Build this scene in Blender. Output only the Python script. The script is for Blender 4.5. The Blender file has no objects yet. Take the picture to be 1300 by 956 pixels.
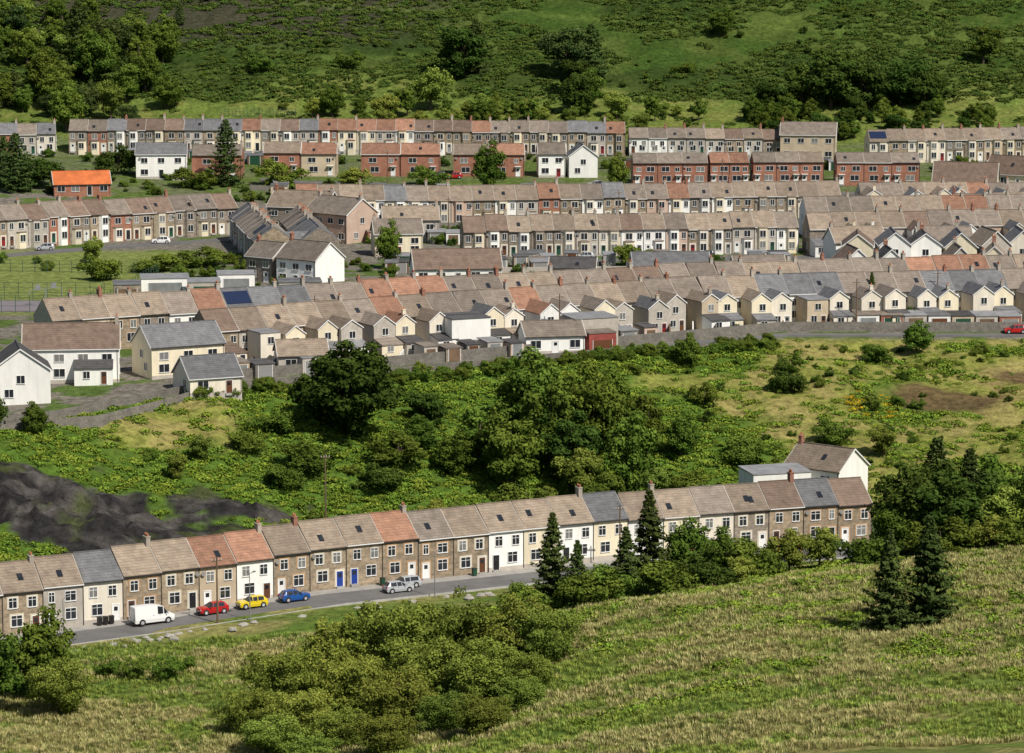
import bpy, math, numpy as np, random
from mathutils import Vector
R=math.radians
scene=bpy.context.scene
col=scene.collection
rs=random.Random(7)
# ------------------------------------------------------------------ noise
def vnoise(x,y,seed=0):
    x=np.asarray(x,float);y=np.asarray(y,float)
    xi=np.floor(x);yi=np.floor(y);fx=x-xi;fy=y-yi
    fx=fx*fx*(3-2*fx);fy=fy*fy*(3-2*fy)
    def h(a,b):
        n=np.sin(a*127.1+b*311.7+seed*74.7)*43758.5453
        return n-np.floor(n)
    return (h(xi,yi)*(1-fx)+h(xi+1,yi)*fx)*(1-fy)+(h(xi,yi+1)*(1-fx)+h(xi+1,yi+1)*fx)*fy
def fbm(x,y,seed=0,o=4):
    s=0;a=.5
    for i in range(o):
        s=s+a*vnoise(x*2**i,y*2**i,seed+i);a*=.5
    return s/(1-.5**o)
# ------------------------------------------------------------------ terrain
H=[(-90,392,-1.6),(-62.7,405,-1.3),(-48.2,412,-.8),(-25.4,425,.1),(-1,438,0),(16,446,0),(49,457.7,0),(62,461,0),(150,480,2)]
Bl=[(-110,478,11),(-75,485,11.6),(-51,510,13),(-15,530,13.3),(17,548,13.6),(47,565,13.9),(88.5,572,12.9),(150,580,14)]
sh=lambda l,dy,dz:[(a,b+dy,c+dz) for a,b,c in l]
LINES=[
 [(0,-80,97)],[(0,0,86)],[(0,100,56)],
 [(-60,200,28),(0,200,31),(40,200,36),(150,200,45)],
 [(-60,290,0),(-20,290,3),(0,290,11),(25,290,15),(60,290,16),(150,290,26)],
 [(-60,320,-1),(-20,320,2),(0,320,8),(25,320,13),(50,320,13.6),(150,320,24)],
 [(-60,366,-.8),(-22,370,.5),(-4,372,2.5),(4.4,372,6.2),(18,375,8.9),(32,380,10.2),(46,385,12),(60,390,13.2),(150,400,22)],
 sh(H,-11,-.1),H,sh(H,14,.8),
 [(-70,448,5),(-49,465,2.4),(-27,478,-.2),(-1,490,-.9),(17,495,-.4),(40,490,1.2),(74,488,2.2),(150,500,4)],
 [(-72,465,9.8),(-52,488,8.1),(-1,513,6.9),(43,526,8),(81,529,7),(150,535,8)],
 Bl,sh(Bl,7,.6),
 [(-100,540,14.3),(-47,549,14.2),(-7,573,14.2),(35,592,14.2),(93,606,14.2),(160,615,14.5)],
 [(-140,660,14.6),(0,690,14.6),(60,697,14.6),(150,700,15)],
 [(-140,680,15),(-108,695,15),(-86,716,15),(-60,730,15),(-27,745,15),(28,755,15),(100,762,15),(180,770,15)],
 [(-150,775,21),(-90,797,21.7),(-50,812,20.6),(20,805,20),(30,800,19.4),(100,802,19.4),(180,810,20)],
 [(-160,845,22.5),(30,852,22),(90,850,20.6),(200,855,21)],
 [(0,893,29.1)],[(0,925,38)],[(0,962,47.2)],[(0,1003,57.3)],[(0,1040,69)],[(0,1300,150)],[(0,1700,250)],[(0,2300,280)]]
def lerp_line(l,x,k):
    return np.interp(x,[p[0] for p in l],[p[k] for p in l])
def ground(x,y):
    x=np.atleast_1d(np.asarray(x,float));y=np.atleast_1d(np.asarray(y,float))
    x,y=np.broadcast_arrays(x,y)
    ys=[lerp_line(l,x,1) for l in LINES];zs=[lerp_line(l,x,2) for l in LINES]
    z=np.where(y<=ys[0],zs[0],zs[-1])
    for k in range(len(LINES)-1):
        m=(y>ys[k])&(y<=ys[k+1])
        t=(y-ys[k])/np.maximum(ys[k+1]-ys[k],.01)
        z=np.where(m,zs[k]*(1-t)+zs[k+1]*t,z)
    return z
def gz(x,y): return float(ground(x,y)[0])
yH=lambda x:lerp_line(H,x,1)
yB=lambda x:lerp_line(Bl,x,1)
def coalf(x,y):
    return np.exp(-(((x+62)/21)**2+((y-456)/14)**2))+.75*np.exp(-(((x+36)/12)**2+((y-470)/6)**2))+.8*np.exp(-(((x-34)/6)**2+((y-480)/4)**2))
def rough_mask(x,y):
    a=np.clip((yH(x)-13-y)/4,0,1)
    b=np.clip((y-yH(x)-16)/5,0,1)*np.clip((yB(x)-1-y)/3,0,1)
    c=np.clip((y-862)/10,0,1)
    return np.maximum(np.maximum(a,b),c)
def bump(x,y):
    m=rough_mask(x,y)
    amp=np.where(y>860,2.2,np.where(y>yH(x),2.0,1.2))
    z=m*amp*((fbm(x/9,y/9,3)-.5)*1.7+(fbm(x/2.5,y/2.5,9,2)-.5)*.35)
    c=np.clip(coalf(x,y)*2-.7,0,1)*m
    z=z+c*((1-abs(fbm(x/6,y/6,90,4)-.5)*5)*2.2+(vnoise(x/1.6,y/1.6,95)-.5)*.9+(vnoise(x/3.1,y/3.1,96)-.5)*1.2)
    return z
def gzt(x,y): 
    return ground(x,y)+bump(np.atleast_1d(x),np.atleast_1d(y))
def new_mat(name):
    m=bpy.data.materials.new(name);m.use_nodes=True
    nt=m.node_tree;nt.nodes.clear()
    return m,nt,nt.nodes.new,nt.links.new
def smooth(a,b,v): 
    t=np.clip((v-a)/(b-a),0,1);return t*t*(3-2*t)
def mixc(c,d,t): return c*(1-t[...,None])+np.array(d)*t[...,None]
def openbank(X,Y):
    # open grass patches on the bank (1) versus dense bracken (0)
    g=smooth(30,48,X)*.95+np.exp(-(((X+50)/11)**2+((Y-494)/10)**2))*1.1+.9*np.exp(-(((X-27)/9)**2+((Y-534)/8)**2))+.5*np.exp(-(((X+22)/9)**2+((Y-520)/5)**2))
    return np.clip(g+(fbm(X/12,Y/12,21)-.5)*2-.08,0,1)
def build_terrain():
    xs=np.concatenate([np.linspace(-900,-200,24)[:-1],np.arange(-200,200,1.2),np.linspace(200,900,24)])
    ys=np.concatenate([np.linspace(-80,270,30)[:-1],np.arange(270,430,1.2),np.arange(430,520,.8),np.arange(520,1060,1.2),np.linspace(1060,2300,45)])
    X,Y=np.meshgrid(xs,ys)
    Z=ground(X,Y)+bump(X,Y)
    Z=Z+smooth(1200,1700,Y)*(fbm(X/180,Y/180,5)-.5)*60
    V=np.stack([X,Y,Z],-1).reshape(-1,3)
    nx,ny=len(xs),len(ys)
    i=np.arange(nx-1);j=np.arange(ny-1);I,J=np.meshgrid(i,j)
    a=J*nx+I;F=np.stack([a,a+1,a+nx+1,a+nx],-1).reshape(-1,4)
    n1=fbm(X/14,Y/14,21);n2=fbm(X/5,Y/5,22);n3=fbm(X/40,Y/40,23);n4=fbm(X/2.2,Y/2.2,24)
    C=np.zeros(X.shape+(3,));C[:]=(.15,.20,.045)
    C=mixc(C,(.32,.28,.11),smooth(.40,.60,fbm(X/16,Y/5,66))*.85)
    C=mixc(C,(.09,.16,.028),smooth(.5,.66,n2)*.7)
    h=yH(X);b=yB(X)
    C=mixc(C,(.10,.13,.045),smooth(-3,0,Y-h))
    bank=smooth(12,18,Y-h)
    cb=np.zeros_like(C);cb[:]=(.09,.155,.025)
    ob=openbank(X,Y)
    cb=mixc(cb,(.24,.245,.06),smooth(.3,.8,ob)*.9)
    cb=mixc(cb,(.32,.265,.10),smooth(.46,.66,n2)*smooth(.4,.8,ob)*.75)
    hp=np.exp(-(((X-70)/11)**2+((Y-536)/8)**2))+.8*np.exp(-(((X-86)/6)**2+((Y-548)/6)**2))
    cb=mixc(cb,(.12,.075,.045),smooth(.35,.7,hp+.8*(n2-.5))*.85)
    cl=smooth(.34,.44,coalf(X,Y)+1.0*(n2-.5))
    cc_=np.zeros_like(C);cc_[:]=(.030,.028,.029);cc_=mixc(cc_,(.10,.092,.083),smooth(.42,.66,n4)*.85);cc_=mixc(cc_,(.07,.085,.03),smooth(.58,.68,n2)*.8)
    cb=cb*(1-cl[...,None])+cc_*cl[...,None]
    C=C*(1-bank[...,None])+cb*bank[...,None]
    town=smooth(-1,2,Y-b)
    ct=np.zeros_like(C);ct[:]=(.20,.18,.15)
    ct=mixc(ct,(.10,.15,.04),smooth(.5,.56,n2))
    fld=smooth(-60,-70,X)*smooth(590,598,Y)*smooth(700,690,Y)
    ct=mixc(ct,(.20,.235,.07),fld)
    up=smooth(766,778,Y)
    ct=mixc(ct,(.11,.15,.04),up*.7)
    C=C*(1-town[...,None])+ct*town[...,None]
    hill=smooth(862,872,Y)
    ch=np.zeros_like(C);ch[:]=(.13,.175,.038)
    ch=mixc(ch,(.21,.21,.06),smooth(.45,.6,n2)*.5)
    dk=smooth(905,930,Y+(n3-.5)*40)
    ch=mixc(ch,(.05,.088,.018),dk)
    ch=mixc(ch,(.09,.12,.028),smooth(.42,.66,n1)*dk*.8)
    ch=mixc(ch,(.028,.045,.013),smooth(.5,.62,n3)*dk*.6)
    br=smooth(-10,-60,X-(Y-965)*.5)*smooth(945,965,Y)
    ch=mixc(ch,(.058,.05,.038),br*.85)
    for a0,a1,w_,st in((985,-.2,2.6,.6),(955,.28,2.2,.45),(1015,.1,3,.4)):
        ch=mixc(ch,(.11,.16,.035),np.exp(-((Y-(a0+a1*X)+9*(n3-.5))/w_)**2)*st)
    C=C*(1-hill[...,None])+ch*hill[...,None]
    me=bpy.data.meshes.new('hillside_terrain')
    me.vertices.add(len(V));me.vertices.foreach_set('co',V.ravel())
    me.loops.add(F.size);me.loops.foreach_set('vertex_index',F.ravel().astype(np.int32))
    me.polygons.add(len(F));me.polygons.foreach_set('loop_start',np.arange(0,F.size,4,dtype=np.int32))
    me.polygons.foreach_set('use_smooth',np.ones(len(F),bool))
    me.update(calc_edges=True)
    at=me.color_attributes.new('zone','FLOAT_COLOR','POINT')
    cc=np.concatenate([C.reshape(-1,3),np.ones((len(V),1))],1)
    at.data.foreach_set('color',cc.ravel().astype(np.float32))
    m,nt,N,L=new_mat('valley_ground')
    o=N('ShaderNodeOutputMaterial');p=N('ShaderNodeBsdfDiffuse');L(p.outputs[0],o.inputs[0])
    va=N('ShaderNodeAttribute');va.attribute_name='zone'
    tc=N('ShaderNodeTexCoord')
    nz=N('ShaderNodeTexNoise');nz.inputs['Scale'].default_value=.8;nz.inputs['Detail'].default_value=8;nz.inputs['Roughness'].default_value=.7
    L(tc.outputs['Object'],nz.inputs['Vector'])
    mr=N('ShaderNodeMapRange');mr.inputs[1].default_value=.3;mr.inputs[2].default_value=.7;mr.inputs[3].default_value=.4;mr.inputs[4].default_value=1.5
    L(nz.outputs['Fac'],mr.inputs[0])
    mx=N('ShaderNodeVectorMath');mx.operation='SCALE';L(va.outputs['Color'],mx.inputs[0]);L(mr.outputs[0],mx.inputs['Scale'])
    L(mx.outputs[0],p.inputs['Color'])
    bp=N('ShaderNodeBump');bp.inputs['Strength'].default_value=.9;bp.inputs['Distance'].default_value=.7
    L(nz.outputs['Fac'],bp.inputs['Height']);L(bp.outputs[0],p.inputs['Normal'])
    me.materials.append(m)
    ob=bpy.data.objects.new('hillside_terrain',me);col.objects.link(ob)
build_terrain()
# ------------------------------------------------------------------ materials
def mat_basic(name,c,rough=.8,spec=.3,var=.08,noise=.25,nscale=.6,brick=None,metal=0,streak=0):
    m,nt,N,L=new_mat(name)
    o=N('ShaderNodeOutputMaterial');p=N('ShaderNodeBsdfPrincipled');L(p.outputs[0],o.inputs[0])
    p.inputs['Roughness'].default_value=rough;p.inputs['Specular IOR Level'].default_value=spec;p.inputs['Metallic'].default_value=metal
    tc=N('ShaderNodeTexCoord');oi=N('ShaderNodeObjectInfo')
    ad=N('ShaderNodeVectorMath');ad.operation='ADD'
    sc=N('ShaderNodeMath');sc.operation='MULTIPLY';sc.inputs[1].default_value=97
    L(oi.outputs['Random'],sc.inputs[0]);L(tc.outputs['Object'],ad.inputs[0]);L(sc.outputs[0],ad.inputs[1])
    nz=N('ShaderNodeTexNoise');nz.inputs['Scale'].default_value=nscale;nz.inputs['Detail'].default_value=6;nz.inputs['Roughness'].default_value=.65
    if streak:
        ms=N('ShaderNodeMapping');ms.inputs['Scale'].default_value=(streak,streak,.35);L(ad.outputs[0],ms.inputs[0]);L(ms.outputs[0],nz.inputs['Vector'])
    else: L(ad.outputs[0],nz.inputs['Vector'])
    mr=N('ShaderNodeMapRange');mr.inputs[1].default_value=.3;mr.inputs[2].default_value=.7;mr.inputs[3].default_value=1-noise;mr.inputs[4].default_value=1+noise
    L(nz.outputs['Fac'],mr.inputs[0])
    mv=N('ShaderNodeMapRange');mv.inputs[3].default_value=1-var;mv.inputs[4].default_value=1+var
    L(oi.outputs['Random'],mv.inputs[0])
    mu=N('ShaderNodeMath');mu.operation='MULTIPLY';L(mr.outputs[0],mu.inputs[0]);L(mv.outputs[0],mu.inputs[1])
    fac=mu.outputs[0]
    vs=N('ShaderNodeVectorMath');vs.operation='SCALE';L(fac,vs.inputs['Scale'])
    if brick:
        bw,bh,c2,mort=brick
        sx=N('ShaderNodeSeparateXYZ');L(tc.outputs['Object'],sx.inputs[0])
        a2=N('ShaderNodeMath');a2.operation='ADD';L(sx.outputs[0],a2.inputs[0]);L(sx.outputs[1],a2.inputs[1])
        cb=N('ShaderNodeCombineXYZ');L(a2.outputs[0],cb.inputs[0]);L(sx.outputs[2],cb.inputs[1])
        bt=N('ShaderNodeTexBrick');bt.inputs['Scale'].default_value=1;bt.inputs['Brick Width'].default_value=bw;bt.inputs['Row Height'].default_value=bh
        bt.inputs['Mortar Size'].default_value=bh*.09;bt.inputs['Color1'].default_value=(*c,1);bt.inputs['Color2'].default_value=(*c2,1);bt.inputs['Mortar'].default_value=(*mort,1)
        L(cb.outputs[0],bt.inputs['Vector']);L(bt.outputs['Color'],vs.inputs[0])
    else: vs.inputs[0].default_value=c
    L(vs.outputs[0],p.inputs['Base Color'])
    return m
M={}
M['stone']=mat_basic('pennant_stone',(.34,.26,.175),brick=(.6,.3,(.21,.165,.115),(.29,.24,.175)),noise=.35,nscale=1.5,var=.15)
M['stone2']=mat_basic('grey_stone',(.29,.24,.19),brick=(.55,.3,(.18,.15,.12),(.24,.21,.17)),noise=.3,nscale=1.5,var=.15)
M['brick']=mat_basic('red_brick',(.33,.13,.08),brick=(.45,.22,(.26,.10,.062),(.30,.19,.135)),noise=.25)
M['white']=mat_basic('white_render',(.78,.77,.73),noise=.10,streak=1.6)
M['cream']=mat_basic('cream_render',(.70,.62,.46),noise=.13,streak=1.6)
M['magnolia']=mat_basic('magnolia_render',(.68,.62,.52),noise=.13,streak=1.6)
M['greyr']=mat_basic('grey_pebbledash',(.42,.38,.33),noise=.18,nscale=1.5)
M['beige']=mat_basic('beige_render',(.48,.39,.28),noise=.16)
M['pink']=mat_basic('pink_render',(.50,.37,.29),noise=.13)
M['yellow']=mat_basic('yellow_render',(.60,.47,.18),noise=.1)
M['blue']=mat_basic('blue_render',(.30,.38,.50),noise=.1)
def roofm(n,c): 
    c2=tuple(k*.82 for k in c);mo=tuple(k*.58 for k in c)
    return mat_basic(n,c,rough=.75,brick=(.42,.28,c2,mo),noise=.28,nscale=.8,var=.22)
M['tan']=roofm('tan_concrete_tile',(.28,.22,.165))
M['tan2']=roofm('weathered_tile',(.23,.19,.155))
M['slate']=roofm('grey_slate',(.17,.17,.175))
M['brown']=roofm('brown_tile',(.20,.14,.105))
M['orange']=roofm('terracotta_tile',(.32,.17,.11))
M['dark']=roofm('dark_tile',(.09,.085,.085))
M['verge']=mat_basic('verge_mortar',(.36,.32,.27),noise=.2)
M['rust']=mat_basic('orange_corrugated_sheet',(.48,.13,.04),noise=.3,nscale=.4)
M['red']=mat_basic('red_sheet',(.30,.07,.055),noise=.2)
M['frame']=mat_basic('upvc_white',(.76,.76,.75),rough=.4,noise=.02,var=.02)
M['surr']=mat_basic('painted_surround',(.58,.52,.40),noise=.12)
M['surrbr']=mat_basic('brick_surround',(.42,.27,.15),noise=.2)
M['glass']=mat_basic('window_glass',(.022,.025,.03),rough=.12,spec=.6,noise=.5,nscale=2)
M['curt']=mat_basic('net_curtain_glass',(.18,.18,.17),rough=.2,spec=.6,noise=.4,nscale=3)
M['gut']=mat_basic('gutter_black',(.03,.03,.03))
M['chim']=mat_basic('chimney_brick',(.27,.13,.09),noise=.3,nscale=2)
M['chimr']=mat_basic('chimney_render',(.36,.32,.27),noise=.2)
M['pot']=mat_basic('clay_pot',(.42,.18,.10))
M['lead']=mat_basic('lead_flat_roof',(.23,.23,.235),noise=.25)
for n,c in dict(dblue=(.02,.05,.26),dwhite=(.72,.72,.70),dbrown=(.12,.05,.025),dred=(.2,.02,.02),dgreen=(.02,.07,.04),dblack=(.02,.02,.02),dgrey=(.25,.25,.24)).items():
    M[n]=mat_basic('door_'+n[1:],c,rough=.4,noise=.05)
M['asphalt']=mat_basic('asphalt',(.14,.135,.13),noise=.2,nscale=.3)
M['pave']=mat_basic('pavement_slabs',(.30,.285,.26),noise=.15)
M['kerb']=mat_basic('kerb_stone',(.34,.33,.31))
M['wallst']=mat_basic('garden_wall_stone',(.2,.175,.15),brick=(.5,.25,(.13,.12,.105),(.16,.15,.13)),noise=.3)
M['wood']=mat_basic('timber',(.14,.09,.055),noise=.3)
M['court']=mat_basic('court_surface',(.20,.175,.185),noise=.1)
M['metal']=mat_basic('galvanised_metal',(.2,.21,.21),rough=.5)
M['gmetal']=mat_basic('green_painted_metal',(.05,.09,.07),rough=.5)
M['rock']=mat_basic('limestone_rock',(.33,.31,.27),noise=.3,nscale=2)
M['solar']=mat_basic('solar_panel',(.02,.03,.07),rough=.2,spec=.6,noise=.05)
# ------------------------------------------------------------------ mesh builder
class MB:
    def __init__(s): s.v=[];s.f=[];s.m=[];s.mats=[]
    def mi(s,k):
        if k not in s.mats: s.mats.append(k)
        return s.mats.index(k)
    def box(s,x0,x1,y0,y1,z0,z1,k,T=None):
        n=len(s.v)
        P=[(x0,y0,z0),(x1,y0,z0),(x1,y1,z0),(x0,y1,z0),(x0,y0,z1),(x1,y0,z1),(x1,y1,z1),(x0,y1,z1)]
        if T: P=[T(*p) for p in P]
        s.v+=P;i=s.mi(k)
        for f in ((0,3,2,1),(4,5,6,7),(0,1,5,4),(1,2,6,5),(2,3,7,6),(3,0,4,7)):
            s.f.append(tuple(n+a for a in f));s.m.append(i)
    def prism(s,prof,a0,a1,k,axis='x',T=None,cap=None):
        n=len(s.v);q=len(prof)
        for a in (a0,a1):
            for (b,z) in prof:
                p=(a,b,z) if axis=='x' else (b,a,z)
                s.v.append(T(*p) if T else p)
        i=s.mi(k)
        for j in range(q):
            s.f.append((n+j,n+(j+1)%q,n+q+(j+1)%q,n+q+j));s.m.append(i)
        ic=s.mi(cap) if cap else i
        s.f.append(tuple(n+j for j in range(q))[::-1]);s.m.append(ic)
        s.f.append(tuple(n+q+j for j in range(q)));s.m.append(ic)
    def cyl(s,x,y,z0,z1,r0,r1,k,n=8):
        b=len(s.v);i=s.mi(k)
        for z,r in((z0,r0),(z1,r1)):
            for j in range(n):
                a=2*math.pi*j/n;s.v.append((x+r*math.cos(a),y+r*math.sin(a),z))
        for j in range(n):
            s.f.append((b+j,b+(j+1)%n,b+n+(j+1)%n,b+n+j));s.m.append(i)
        s.f.append(tuple(range(b+n,b+2*n)));s.m.append(i)
    def obj(s,name,parent=None,loc=None,rot=0):
        if not s.v: return None
        me=bpy.data.meshes.new(name);me.from_pydata(s.v,[],s.f)
        for k in s.mats: me.materials.append(M[k])
        me.polygons.foreach_set('material_index',s.m)
        me.update()
        o=bpy.data.objects.new(name,me);col.objects.link(o)
        if parent: o.parent=parent
        if loc: o.location=loc;o.rotation_euler=(0,0,rot)
        return o
def empty(name,loc,rot):
    e=bpy.data.objects.new(name,None);col.objects.link(e);e.location=loc;e.rotation_euler=(0,0,rot);e.empty_display_size=.5;return e
FAR=[False]
def window(mb,T,a,z,ww,wh,sur=None,bars=1):
    x0,x1,z1=a-ww/2,a+ww/2,z+wh
    def B(p,q,r,s,o,k): mb.box(p,q,0,o,r,s,k,T)
    B(x0,x1,z,z1,.02,'glass' if rs.random()<.82 else 'curt')
    t=.05 if FAR[0] else .07
    B(x0-t,x0,z-t,z1+t,.07,'frame');B(x1,x1+t,z-t,z1+t,.07,'frame');B(x0,x1,z1,z1+t,.07,'frame');B(x0-.06,x1+.06,z-t-.04,z-.002,.13,'frame')
    if bars:
        B(a-.03,a+.03,z,z1,.055,'frame')
        if wh>1 and not FAR[0]: B(x0,a-.036,z+wh*.68,z+wh*.68+.05,.05,'frame')
        if wh>1 and not FAR[0]: B(a+.036,x1,z+wh*.68,z+wh*.68+.05,.05,'frame')
    if sur:
        g=.14 if FAR[0] else .2;o=.045
        B(x0-t-g,x0-t-.003,z-.1,z1+t,o,sur);B(x1+t+.003,x1+t+g,z-.1,z1+t,o,sur);B(x0-t-g,x1+t+g,z1+t+.003,z1+t+g,o,sur)
def door(mb,T,a,w,h,k,sur=None):
    mb.box(a-w/2,a+w/2,0,.03,.05,h,k,T)
    for x0,x1,z0,z1 in((a-w/2-.09,a-w/2,0,h+.09),(a+w/2,a+w/2+.09,0,h+.09),(a-w/2,a+w/2,h,h+.09)):
        mb.box(x0,x1,0,.08,z0,z1,'frame',T)
    mb.box(a-w*.28,a+w*.28,.03,.045,h*.62,h*.88,'glass',T)
    mb.box(a-w/2-.1,a+w/2+.1,0,.35,-.3,.05,'kerb',T)
    if sur:
        mb.box(a-w/2-.29,a-w/2-.093,0,.045,0,h+.09,sur,T);mb.box(a+w/2+.093,a+w/2+.29,0,.045,0,h+.09,sur,T);mb.box(a-w/2-.29,a+w/2+.29,0,.045,h+.093,h+.3,sur,T)
DOORS=['dwhite','dwhite','dbrown','dbrown','dred','dgreen','dblack','dgrey','dwhite']
def roofprof(c,half,h,r,ov):
    s=r/half
    e=half+ov;ze=h-ov*s+.06
    return [(c-e,ze),(c,h+r+.06),(c+e,ze),(c+e,ze-.13),(c,h+r-.07),(c-e,ze-.13)]
def wallprof(c,half,h,r):
    return [(c-half,-1.6),(c+half,-1.6),(c+half,h-.08),(c,h+r-.1),(c-half,h-.08)]
def chimney(mc,x,y,zt,k='chim',n=2,hh=1.1,wd=.75):
    mc.box(x-.28,x+.28,y-wd/2,y+wd/2,zt-.7,zt+hh,k)
    mc.box(x-.34,x+.34,y-wd/2-.06,y+wd/2+.06,zt+hh,zt+hh+.12,k)
    for j in range(n):
        yy=y-wd/2+wd*(j+.5)/n
        mc.cyl(x,yy,zt+hh+.12,zt+hh+.55,.13,.1,'pot',7)
def house(name,x,y,rot,w,d,h,r,wall,roof,style='front',mir=1,ext=None,chim='r',zoff=0,sur=None,ends='',ov=.25,side=0,z=None,dk=None,solar=False):
    """root at the centre of the plan; local -y is the side toward the valley"""
    FAR[0]=y>500
    if z is None: z=gz(x,y)+zoff
    e=empty(name,(x,y,z),rot)
    mw,mr,mwi,md,mc=MB(),MB(),MB(),MB(),MB()
    hw=w/2-.01;hd=d/2
    mw.prism(wallprof(0,hd,h,r),-hw,hw,wall,'x')
    if wall in('white','cream','magnolia') : mw.box(-hw,hw,-hd-.025,-hd-.001,-1.6,.4,'greyr')
    mr.prism(roofprof(0,hd,h,r,ov),-hw-side,hw+side,roof,'x')
    mr.box(-hw-side,hw+side,-.12,.12,h+r+.02,h+r+.13,roof)
    s=r/hd;ze=h-ov*s
    vk='verge' if roof!='slate' else 'lead'
    for sg in(-1,1):
        pr=[(sg*(hd+ov),ze+.055),(sg*.12,h+r-.12*s+.055),(sg*.12,h+r-.12*s+.10),(sg*(hd+ov),ze+.10)]
        mr.prism(pr,hw+side-.13,hw+side,vk,'x')
        if side: mr.prism(pr,-hw-side,-hw-side+.13,vk,'x')
    gk='gut' if rs.random()<.6 else 'frame'
    mr.box(-hw-side,hw+side,hd+ov,hd+ov+.11,ze-.08,ze+.03,gk);mr.box(-hw-side,hw+side,-hd-ov-.11,-hd-ov,ze-.08,ze+.03,gk)
    TF=lambda a,o,zz:(a,-hd-o,zz)
    TBk=lambda a,o,zz:(-a,hd+o,zz)
    TR=lambda a,o,zz:(hw+o,a,zz)
    TL=lambda a,o,zz:(-hw-o,-a,zz)
    dk=dk or rs.choice(DOORS)
    up=h-2.1
    if style=='front':
        a=w*.3*mir
        door(md,TF,a,.9,2.05,dk,sur)
        window(mwi,TF,-w*.17*mir,.95,1.35,1.35,sur)
        if rs.random()<.75: window(mwi,TF,-w*.26*mir,up,1.0,1.25,sur);window(mwi,TF,w*.22*mir,up,1.0,1.25,sur)
        else: window(mwi,TF,-w*.17*mir,up,1.35,1.2,sur);window(mwi,TF,w*.3*mir,up,.7,1.2,sur)
    elif style=='bay':
        a=w*.3*mir
        door(md,TF,a,.9,2.05,dk,'surr' if wall in('stone','stone2','brick') else None)
        b=-w*.16*mir;tall=rs.random()<.6;zt=h-.25 if tall else 2.75
        kb=rs.choice(['white','cream','magnolia','surr','white',wall])
        mw.prism([(b-1.15,-hd+.0),(b-.75,-hd-.65),(b+.75,-hd-.65),(b+1.15,-hd)],0,1,kb,T=lambda q,bb,yy:(bb,yy,-1+q*(zt+1)))
        mr.prism([(b-1.25,-hd),(b-.85,-hd-.78),(b+.85,-hd-.78),(b+1.25,-hd)],0,1,roof,T=lambda q,bb,yy:(bb,yy,zt+q*.14))
        TB=lambda a_,o,zz:(a_,-hd-.65-o,zz)
        window(mwi,TB,b,.85,1.2,1.4)
        if tall: window(mwi,TB,b,up-.05,1.2,1.35)
        else: window(mwi,TF,b,up,1.3,1.3,'surr' if rs.random()<.5 else None)
        window(mwi,TF,a,up,.85,1.3)
    elif style=='brick':
        door(md,TF,w*.32*mir,.95,2.05,'dwhite')
        window(mwi,TF,-w*.15*mir,.9,2.0,1.25);window(mwi,TF,-w*.2*mir,up,1.8,1.15);window(mwi,TF,w*.27*mir,up,1.0,1.0)
        mwi.box(w*.32*mir-.8,w*.32*mir+.8,0,.9,2.3,2.4,'frame',TF)
    elif style=='rear':
        window(mwi,TF,-w*.3*mir,up,.9,1.1);window(mwi,TF,-w*.3*mir,1,1.1,1.2)
    elif style=='det':
        n=max(2,int(w/3.2))
        for i in range(n):
            a=-w/2+w*(i+.5)/n
            if h>4: window(mwi,TF,a,up,1.5,1.15)
            if i==n//2: door(md,TF,a,1,2.05,dk)
            else: window(mwi,TF,a,.9,1.7,1.25)
    if 'R' in ends:
        if h>4: window(mwi,TR,0,up,1.2,1.2)
        window(mwi,TR,-d*.2,1,1.3,1.2)
    if 'L' in ends:
        if h>4: window(mwi,TL,0,up,1.2,1.2)
        window(mwi,TL,d*.2,1,1.3,1.2)
    if side:   # barge boards on free gables
        for sx in(-1,1):
            xa=sx*(hw+side)
            for sg in(-1,1):
                mwi.prism([(0,h+r+.07),(0,h+r-.14),(sg*(hd+ov),ze-.14),(sg*(hd+ov),ze+.07)],min(xa,xa+sx*.04),max(xa,xa+sx*.04),'frame','x')
    window(mwi,TBk,0,1,1.2,1.2)
    if h>4: window(mwi,TBk,-w*.2,up,1.,1.2)
    if ext:
        cx,we,de,he,re,kw,kr,kind=ext
        y0=-hd-de
        if kind=='gable':
            mw.prism(wallprof(cx,we/2,he,re),y0,-hd+.02,kw,'y')
            mr.prism(roofprof(cx,we/2,he,re,.18),y0-.15,-hd+min(hd,(he+re-h)/s+.3) if he+re>h else -hd,kr,'y')
            for sg in(-1,1):
                mwi.prism([(cx,he+re+.07),(cx,he+re-.12),(cx+sg*(we/2+.18),he-.18*re/(we/2)-.10),(cx+sg*(we/2+.18),he-.18*re/(we/2)+.07)],y0-.19,y0-.153,'frame','y')
        elif kind=='flat':
            mw.box(cx-we/2,cx+we/2,y0,-hd+.02,-1.6,he,kw);mr.box(cx-we/2-.12,cx+we/2+.12,y0-.12,-hd,he,he+.16,'lead')
        else:
            mw.prism([(y0,-1.6),(-hd,-1.6),(-hd,he+re-.08),(y0,he-.08)],cx-we/2,cx+we/2,kw,'x')
            mr.prism([(y0-.2,he-.1),(-hd,he+re),(-hd,he+re+.13),(y0-.2,he+.03)],cx-we/2-.1,cx+we/2+.1,kr,'x')
        TE=lambda a,o,zz:(cx+a,y0-o,zz)
        if he>3.6: window(mwi,TE,rs.uniform(-.25,.25),he-1.75,1.05,1.1)
        if rs.random()<.7: window(mwi,TE,-we*.18,.95,1.0,1.1)
        door(md,TE,we*.27,.85,2.0,dk)
        if kind=='gable' and rs.random()<.25: chimney(mc,cx,y0+.6,he+re,rs.choice(['chimr',kw]),1,.7,.5)
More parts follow.
